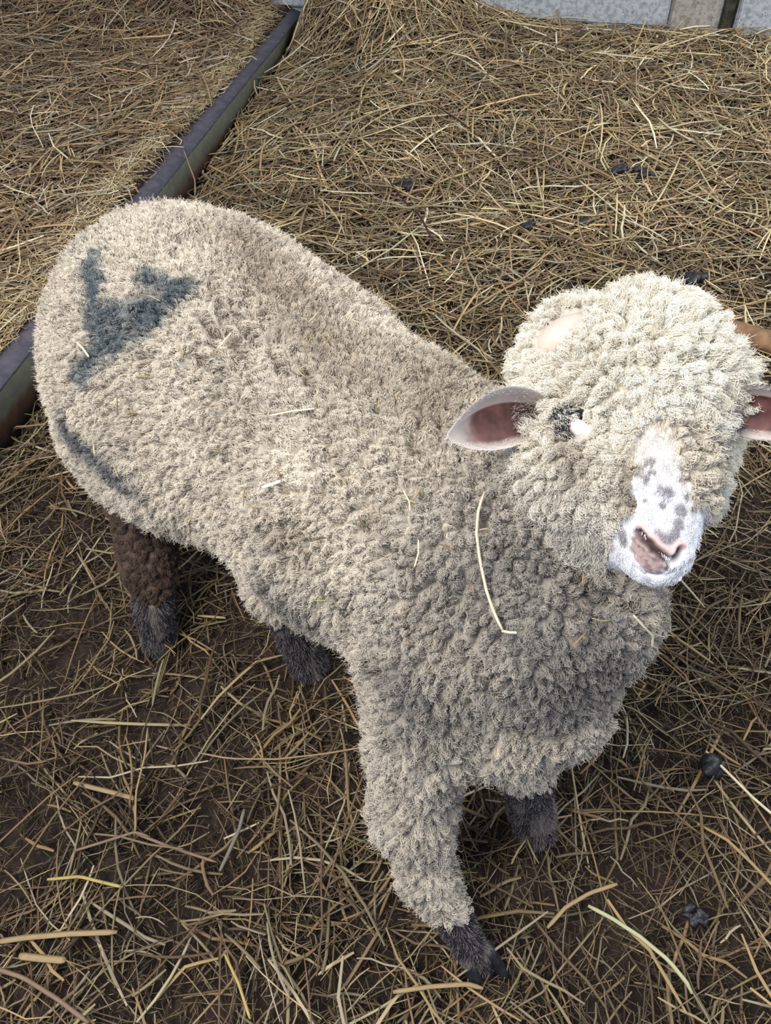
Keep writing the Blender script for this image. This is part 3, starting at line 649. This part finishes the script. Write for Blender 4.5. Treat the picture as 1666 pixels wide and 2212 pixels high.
def blend(c, w, t): return c * (1 - w[:, None]) + np.array(t) * w[:, None]
def wool_color(P, N, K, L):
    """colour of the fibre at a place on the animal"""
    n = fbm(P, 12, 3, 50); n2 = fbm(P, 45, 2, 60)
    c = np.tile(np.array([.735, .67, .565]), (len(P), 1)) * (.84 + .32 * n)[:, None]
    c = blend(c, np.clip((n2 - .55) * 2.2, 0, .5), (.50, .44, .37))
    head = np.isin(L, (10, 11, 12, 13)) & (P[:, 2] > .5)
    c = np.where(head[:, None], np.array([.92, .87, .76]) * (.86 + .28 * n)[:, None], c)
    fw = (1 - sstep(.03, .095, dpoly(P, [MZ0, MZ1]))) * head
    c = blend(c, .75 * fw, (.95, .90, .80)) * (1 - .35 * fw * sstep(.55, .7, fbm(P, 85, 2, 23)))[:, None]
    for pl, r in BROWN_DIRT_SHADE: c = blend(c, .50 * np.exp(-(dpoly(P, pl) / r) ** 2) * (.5 + n2), (.30, .225, .15))  # wide back-edge strokes paint its shaded side, small spots are dirt
    for pl, r in GREY_DIRT_SHADE: c = blend(c, .72 * np.exp(-(dpoly(P, pl) / r) ** 2) * (.5 + n2), (.215, .20, .195))  # greyed wool, with shade below head and belly painted in
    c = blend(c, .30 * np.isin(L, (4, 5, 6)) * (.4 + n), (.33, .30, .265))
    w = 0
    for pl, r in BLUE_MARKS: w = np.maximum(w, np.exp(-(dpoly(P, pl) / r) ** 4) * np.clip(.55 + n2 * .9, 0, 1))
    c = blend(c, .97 * w * (.65 + .35 * rng.random(len(P)) ** .5), (.075, .125, .165))
    w = 0
    for pl, r in GREY_MARKS: w = np.maximum(w, np.exp(-(dpoly(P, pl) / r) ** 3) * np.clip(n2 * 1.6 + .1, 0, 1))
    c = blend(c, .85 * w, (.085, .10, .14))
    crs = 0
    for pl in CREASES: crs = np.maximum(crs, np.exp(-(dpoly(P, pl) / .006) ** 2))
    c = blend(c, .75 * crs, (.13, .09, .065))  # shade of the folds painted dark into the wool
    c = np.where((K == 3)[:, None], np.array([.115, .080, .062]) * (.7 + .7 * n2)[:, None], c)
    lk = K == 2
    white = sstep(.52, .66, fbm(P * np.array([1, 1, .5]), 45, 2, 91))
    leg = blend(np.tile(np.array([.040, .036, .045]), (len(P), 1)), white * .6, (.24, .21, .19))
    c = np.where(lk[:, None], leg, c)
    # face
    fc = np.tile(np.array([.86, .86, .90]), (len(P), 1))
    s = (P - MZ0) @ MDIR
    fc = blend(fc, .6 * (1 - sstep(.02, .09, s)), (.80, .72, .58))
    for p, r in SPOTS:
        d = np.linalg.norm(P - np.array(p), axis=1); fc = blend(fc, .72 * (1 - sstep(r * .5, r * 1.15, d + (n2 - .5) * .006)), (.20, .185, .20))
    edge_ = (1 - sstep(.004, .020, .030 - dpoly(P, BRIDGE))) * (1 - sstep(.055, .085, s))
    fc = blend(fc, .55 * edge_, (.74, .66, .52)); fc = fc * (.80 + .4 * fbm(P * np.array([1, 1, .4]), 230, 2, 17))[:, None]
    c = np.where((K == 1)[:, None], fc, c)
    return np.clip(c, .004, .95)
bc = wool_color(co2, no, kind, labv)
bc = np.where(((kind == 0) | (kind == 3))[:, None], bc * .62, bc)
dlip = dpoly(co, LIP_BROWN); dpk = dpoly(co, NOSE_PINK)
mus = (kind == 1)
bc = blend(bc, mus * .85 * (1 - sstep(.008, .0140, dlip + (fbm(co, 300, 2, 8) - .5) * .008)), (.33, .205, .185))
bc = blend(bc, mus * .55 * (dlip < .013) * sstep(.5, .62, fbm(co, 260, 3, 88)), (.13, .075, .08))
bc = blend(bc, mus * .85 * (1 - sstep(.004, .0075, dpk)), (.66, .42, .40))
bc = blend(bc, mus * .95 * np.exp(-(nd / .0038) ** 2), (.022, .010, .012))
bc = blend(bc, mus * .6 * np.exp(-(md_ / .0018) ** 2), (.16, .13, .15))
bc = blend(bc, mus * .8 * np.exp(-(pd / .0014) ** 2), (.08, .05, .06))
c4 = np.ones((nv, 4), np.float32); c4[:, :3] = bc
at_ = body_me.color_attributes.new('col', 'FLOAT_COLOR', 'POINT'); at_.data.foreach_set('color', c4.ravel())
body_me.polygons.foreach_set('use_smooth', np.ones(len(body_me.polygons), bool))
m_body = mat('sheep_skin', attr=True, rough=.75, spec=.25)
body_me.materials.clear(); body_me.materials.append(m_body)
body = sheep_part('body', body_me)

# ---- fleece fibres, gathered in curling locks
co = co2
m_wool = mat('wool', attr=True, rough=.95, spec=.1)
def hair_object(name, PTS, RAD, COL, material, parent=None):
    N, K, _ = PTS.shape
    cu = bpy.data.hair_curves.new(name); cu.add_curves([K] * N)
    cu.attributes['position'].data.foreach_set('vector', PTS.astype(np.float32).ravel())
    ra = cu.attributes.get('radius') or cu.attributes.new('radius', 'FLOAT', 'POINT')
    ra.data.foreach_set('value', RAD.astype(np.float32).ravel())
    ca = cu.attributes.new('col', 'FLOAT_COLOR', 'CURVE'); c = np.ones((N, 4), np.float32); c[:, :3] = COL
    ca.data.foreach_set('color', c.ravel())
    cu.materials.append(material)
    return sheep_part(name, cu, parent)
# fewer fibres on what faces the ground and the side away from the camera
nt_ = np.cross(co[T[:, 1]] - co[T[:, 0]], co[T[:, 2]] - co[T[:, 0]]); nt_ /= np.linalg.norm(nt_, axis=1, keepdims=True) + 1e-12
kt = kind[T[:, 0]]
wgt = np.where(kt == 0, 1.0, np.where(kt == 3, 1.3, np.where(kt == 2, 2.2, 2.6)))
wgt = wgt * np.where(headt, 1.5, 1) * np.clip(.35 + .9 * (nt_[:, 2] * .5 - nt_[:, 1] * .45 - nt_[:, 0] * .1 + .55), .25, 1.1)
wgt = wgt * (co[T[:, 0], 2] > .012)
NH = 500000
R, ti, bary = sample(NH, wgt)
t_, b0_, b1_, b2_ = bary
Nn = no[t_[:, 0]] * b0_ + no[t_[:, 1]] * b1_ + no[t_[:, 2]] * b2_; Nn /= np.linalg.norm(Nn, axis=1, keepdims=True)
hk = kt[ti]; hl = labt[ti]; hh_ = headt[ti]
mdist = np.minimum(dpoly(R, LIP_BROWN) - .013, np.minimum(dpoly(R, NOSE_PINK) - .006, np.minimum(dpoly(R, NOSTRIL_A), dpoly(R, NOSTRIL_B)) - .0065))
eyed = np.minimum(np.minimum(dpoly(R, [EYE_A]) - .005, dpoly(R, [LID_A]) - .0105), dpoly(R, [np.array(HORN) + np.array([.006, -.010, .004])]) - .041)
keep = ~((hk == 1) & (mdist < 0)) & (eyed > 0)
R, Nn, hk, hl, hh_, ti = R[keep], Nn[keep], hk[keep], hl[keep], hh_[keep], ti[keep]
si, sd_ = nearest(R); N = len(R)
SN = nt_[sti]                                     # seed normals
srand = rng.random((len(seeds), 3))
flow = np.array([0, 0, -1.0]) * np.ones((N, 1))
flow = np.where((hk == 1)[:, None], MDIR * 1.0 + np.array([0, 0, -.1]), flow)
flow = np.where(hh_[:, None], (HDIR * .9 + np.array([0, 0, -.4])), flow)
back = np.array([-.70, .60, -.35]); flow = np.where((~hh_ & (hk == 0))[:, None], back * .3 + np.array([0, 0, -.5]), flow)
flow = flow - Nn * np.sum(flow * Nn, axis=1, keepdims=True); flow /= np.linalg.norm(flow, axis=1, keepdims=True) + 1e-9
jit = rng.normal(0, 1, (N, 3))
sj = (srand[si] - .5) * 2
up_w = np.select([hk == 0, hk == 3, hk == 2], [.62, .55, .28], .12)
d0 = Nn * up_w[:, None] + flow * np.where(hk == 0, np.where(hh_, .42, .25), .8)[:, None] + sj * np.where(hk == 0, .55, .15)[:, None] + jit * np.where(hk == 0, .20, .10)[:, None]
d0 /= np.linalg.norm(d0, axis=1, keepdims=True)
Lh = np.select([hh_, hk == 0, hk == 3, hk == 2], [.0135, .0080, .009, .010], .0045) * (.65 + .6 * rng.random(N)) * (.75 + .5 * srand[si, 0])
Lh *= np.where(dpoly(R, [EYE_A]) < .022, .8, 1) * np.where(np.isin(hl, (4, 5, 6)), .82, 1)
facew = sstep(.045, .135, dpoly(R, [MZ0 + HDIR * .02, MZ1]))
Lh *= np.where(hh_, .36 + .64 * facew, 1)
K = 7; tt = np.linspace(0, 1, K)[None, :, None]
base = R[:, None] + d0[:, None] * (Lh[:, None, None] * tt)
sdir = SN[si] * .65 + flow * .45 + sj * .5; sdir /= np.linalg.norm(sdir, axis=1, keepdims=True)
lift = np.where(hh_, .0078, .0064)[:, None]
axis_ = (seeds[si] + SN[si] * np.where(hk == 0, 1, .3)[:, None] * lift)[:, None] + sdir[:, None] * (Lh[:, None, None] * (.25 + .75 * tt))
cw = np.where(hk == 0, .60, np.where(hk == 3, .6, .12)) * (.7 + .5 * rng.random(N))
cw = (np.clip(cw, 0, .9) * np.where(hh_, .25 + .75 * facew, 1))[:, None, None] * tt ** 1.1
pts = base * (1 - cw) + axis_ * cw
# crimp: helix round the fibre, phase shared within a lock
e1 = np.cross(d0, np.array([.3, .5, .81])); e1 /= np.linalg.norm(e1, axis=1, keepdims=True); e2 = np.cross(d0, e1)
ph = (srand[si, 1] * 6.28 + rng.normal(0, .9, N))[:, None, None] + tt * (np.where(hh_, 8.5, 10.)[:, None, None])
rad = (np.where(hh_, .0021 * (.5 + .5 * facew), np.where(hk == 0, .0014, np.where(hk == 3, .0016, .0004))))[:, None, None] * (.25 + tt)
pts = pts + e1[:, None] * np.cos(ph) * rad + e2[:, None] * np.sin(ph) * rad
stray = (rng.random(N) < .05)[:, None, None] & (hk == 0)[:, None, None]
pts = np.where(stray, base + e1[:, None] * np.cos(ph) * .003 * tt + Nn[:, None] * .006 * tt, pts)
pts[:, :, 2] = np.maximum(pts[:, :, 2], .006)
radii = np.where(hk == 0, .00034, np.where(hk == 3, .00034, .00026))[:, None] * np.linspace(1, .45, K)[None] * (.8 + .4 * rng.random((N, 1)))
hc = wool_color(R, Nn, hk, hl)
lockt = (.86 + .26 * srand[si, 2])[:, None]
hc = hc * lockt * (.86 + .28 * rng.random((N, 1)))
gap_dark = (rng.random(N) < .035 + .16 * sstep(.42, .72, fbm(R, 70, 2, 66))) & (hk == 0) & ~hh_  # darkened strands paint the shaded gaps between locks
hc = np.where(gap_dark[:, None], hc * .22, hc)
eyer = (dpoly(R, [EYE_A]) < .019) & (R[:, 0] < EYE_A[0] + .012) & (rng.random(N) < .6)
hc = np.where(eyer[:, None], np.array([.06, .055, .07]), hc)
radii = np.where(gap_dark[:, None], radii * 1.3, radii)
leg_w = (rng.random(N) < .22) & (hk == 2)
hc = np.where(leg_w[:, None], np.array([.30, .27, .25]), hc)
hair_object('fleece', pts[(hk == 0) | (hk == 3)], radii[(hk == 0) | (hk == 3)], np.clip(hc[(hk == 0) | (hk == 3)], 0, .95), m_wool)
sel = (hk == 1) | (hk == 2)
hair_object('hair', pts[sel], radii[sel], np.clip(hc[sel], 0, .95), m_wool)

# ---- ears
m_ear = mat('ear_skin', attr=True, rough=.6, spec=.3)
def ear(a, b, facing, w, label):
    a, b = np.array(a), np.array(b); ax = b - a; Lr = np.linalg.norm(ax); ax = ax / Lr
    f = np.array(facing, float); f -= ax * (f @ ax); f /= np.linalg.norm(f); s = np.cross(ax, f)     # s across the ear
    if s[2] < 0: s = -s
    U, W_ = 40, 28; V = []; C = []
    for layer in (0, 1):
        for i in range(U):
            u = i / (U - 1); hw = w * (max(0.0, math.sin(math.pi * (.20 + .80 * u) ** 1.05)) ** .72) * (1 if u < 1 else 0.02)
            for j in range(W_):
                v = -1 + 2 * j / (W_ - 1)
                cup = .55 * hw * (1 - v * v) * (1 - .35 * u)
                p = a + ax * (u * Lr) + s * (v * hw + .10 * w * math.sin(u * 3.1)) - f * cup * 1.0 - np.array([0, 0, 1]) * .010 * u * u
                th = .0022 * (1 - v * v) ** .5 * (1 if u < 1 else .2)
                if layer: p = p - f * th * 1.6
                V.append(p)
                edge = min(1, (1 - abs(v)) * 3.0) * min(1, (1 - u) * 3.2)
                nz = 0.5
                inner = np.array([.125, .052, .048]); rim = np.array([.62, .55, .50])
                if layer: C.append(rim * .95)
                else:
                    k = edge ** 1.6 * (.6 + .4 * math.sin(math.pi * min(1, u * 1.2 + .1)))
                    k = min(1, k * 1.3) * (.35 if v > .45 else 1)
                    C.append(rim * (1 - k) + inner * k)
    VA = np.array(V); nn_ = fbm(VA, 110, 3, 4)[:, None]; C = np.array(C); C = np.clip(C * (.45 + 1.1 * nn_) ** np.where(C[:, 1:2] < .35, 1.6, .25), 0, .9)
    F = []
    o = U * W_
    for i in range(U - 1):
        for j in range(W_ - 1):
            q = i * W_ + j; F.append((q, q + 1, q + W_ + 1, q + W_)); F.append((o + q, o + q + W_, o + q + W_ + 1, o + q + 1))
    for i in range(U - 1):
        for j in (0, W_ - 1):
            q = i * W_ + j; F.append((q, q + W_, o + q + W_, o + q))
    me = np_mesh('ear', V, F, np.array(C), True); me.materials.append(m_ear)
    md = None
    e = sheep_part('ear', me); e['label'] = label
    # pale fine hair on the rim and inside root
    VV = np.array(V); n = 2600; hp = []; hcx = []
    i = rng.integers(0, U * W_, n); jj = i % W_; uu = i // W_
    root = VV[i] + rng.normal(0, .0008, (n, 3)); rimm = (jj < 4) | (jj > W_ - 5) | (uu < 9)
    root = root[rimm]; jj = jj[rimm]; m_ = len(root)
    vv = (-1 + 2 * jj / (W_ - 1))[:, None]
    dr_ = ax[None] * .8 + s[None] * vv * .35 + f[None] * .35 * (1 - np.abs(vv)) + rng.normal(0, .18, (m_, 3))
    tt_ = np.linspace(0, 1, 4)[None, :, None]
    pp = root[:, None] + dr_[:, None] * tt_ * (.004 + .006 * rng.random((m_, 1, 1)) * (np.abs(vv)[:, None] < .7))
    hair_object('ear_hair', pp, np.full((m_, 4), .00022) * np.linspace(1, .3, 4)[None], np.tile([.72, .68, .63], (m_, 1)), m_wool, e)
ear(*EAR_A, (-.05, -.75, .55), .030, 'pale ear with dark pink inside, on the left in the photo')
ear(*EAR_B, (.10, -.80, .30), .030, 'ear in shade with dark pink inside, cut by the right edge')

# ---- eyes, lid, horn bud
def ball(name, p, r, sc, m, parent=None, seg=24, rot=None):
    bm = bmesh.new(); M4 = Matrix.Translation(Vector(p)) @ (rot or Matrix.Identity(4)) @ Matrix.Diagonal((*sc, 1))
    bmesh.ops.create_uvsphere(bm, u_segments=seg, v_segments=seg // 2, radius=r, matrix=M4)
    for f in bm.faces: f.smooth = True
    me = bpy.data.meshes.new(name); bm.to_mesh(me); bm.free(); me.materials.append(m)
    return sheep_part(name, me, parent)
m_eye = mat('dark_eye', (.012, .010, .016), .12, spec=.6)
m_lid = mat('eyelid_skin', (.85, .66, .66), .3, spec=.5)
ea = np.array(EYE_A); inw = (np.array([.29, .62, .60]) - ea); inw /= np.linalg.norm(inw)
e = ball('eye', ea + inw * .0095, .0115, (1, 1, 1), m_eye)
def lidmesh(pts, r, m, parent):
    p = resample(pts, 12)
    me_ = stalk('eyelid', p, r, (1, 1, 1), 1.0, 12); me_.materials.clear(); me_.materials.append(m); return sheep_part('eyelid', me_, parent)
lidmesh([np.array(q) - inw * .001 for q in LID_L], .0022, m_lid, e)
ld = np.array(LID_A); lr = Vector(-inw).to_track_quat('Z', 'Y').to_matrix().to_4x4()
ball('tear_corner', ld + inw * .0025, .0110, (1.45, .75, .55), mat('wet_pink_skin', (.90, .76, .76), .2, spec=.5), e, rot=lr)
eb = np.array(EYE_B); ball('eye', eb + np.array([-.005, .011, -.003]), .0115, (1, 1, 1), m_eye)
m_horn = mat('horn_skin', (.74, .55, .47), .38, spec=.4, noise=(50, .9, 1.05), bump=(120, .25, .002))
hrot = Matrix.Rotation(math.radians(-28), 4, 'Y')
horn = ball('horn_bud', np.array(HORN) + np.array([.002, -.012, .004]), .033, (1.05, .70, .62), m_horn, rot=hrot); horn['label'] = 'smooth pinkish white horn bud with a small dark mark'
hm = stalk('mark', [tuple(np.array(q) + np.array([-.001, -.014, .011])) for q in HORN_MARK], .0012, (.06, .05, .09), 1, 8)
sheep_part('horn_mark', hm, horn)

# ---- cloven hooves
m_hoof = mat('hoof_horn', (.016, .018, .022), .42, spec=.4, noise=(70, .5, 1.8), bump=(100, .35, .002))
def hoof(p, yaw, spread, L=.046, W=.021, H=.030, label=None):
    root = None; verts = []; bm = bmesh.new()
    for sgn in (-1, 1):
        rings = []
        for zi, (z, sx, back) in enumerate(((0, 1.0, 0), (.004, 1.03, 0), (.5 * H, .90, .004), (H, .72, .009), (H * 1.35, .55, .011))):
            ring = []
            for k in range(18):
                a = k / 18 * 2 * math.pi
                x = math.cos(a); y = math.sin(a)
                lx = (x * .5 + .12) * L * sx; lx -= back
                ly = y * W * .5 * sx * (1 - .45 * max(0, x) ** 1.5)
                if x > 0: lx += .006 * x * (1 - z / H * .9)
                ring.append((lx, ly, z))
            rings.append(ring)
        ca, sa = math.cos(sgn * spread), math.sin(sgn * spread)
        prev = None
        for ring in rings:
            vs = []
            for lx, ly, z in ring:
                ly2 = ly + sgn * W * .54; X_ = lx * ca - ly2 * sa; Y_ = lx * sa + ly2 * ca
                X2 = X_ * math.cos(yaw) - Y_ * math.sin(yaw); Y2 = X_ * math.sin(yaw) + Y_ * math.cos(yaw)
                vs.append(bm.verts.new((p[0] + X2, p[1] + Y2, p[2] + z)))
            if prev:
                for k in range(18): bm.faces.new((prev[k], prev[(k + 1) % 18], vs[(k + 1) % 18], vs[k]))
            else: bm.faces.new(vs[::-1])
            prev = vs
        bm.faces.new(prev)
    bmesh.ops.recalc_face_normals(bm, faces=bm.faces)
    for f in bm.faces: f.smooth = True
    me = bpy.data.meshes.new('hoof'); bm.to_mesh(me); bm.free(); me.materials.append(m_hoof)
    return sheep_part('hoof', me)
hoof((.085, .190, .004), math.radians(-62), .20, L=.052, W=.026, H=.034)
hoof((.186, .357, .004), math.radians(-65), .12, L=.044, W=.027, H=.032)
hoof((-.408, .713, .004), math.radians(-70), .06, L=.034, W=.021)
hoof((-.146, .646, .004), math.radians(-45), .06, L=.042, W=.022)

# ---- straw caught in the fleece
for k, (label, pts, r) in enumerate(FLEECE_STRAWS):
    nm = 'straw_stalk'
    o = link(nm, stalk(nm, pts, r, (.66, .58, .42) if k != 2 else (.80, .76, .68), .8)); tag(o, label, 'straw')
for pts in FLEECE_BITS:
    c = PAL[rng.integers(0, 8)] * .9
    o = link('straw_bit', stalk('straw_bit', pts, .0009, c, .8, 6)); where = 'rump' if pts[1][0] < -.22 else 'flank' if pts[1][0] < -.02 else 'shoulder and chest'
    tag(o, 'tiny broken straw bit caught in the fleece on the %s of the sheep' % where, 'straw', 'small straw bits caught on the ' + where)
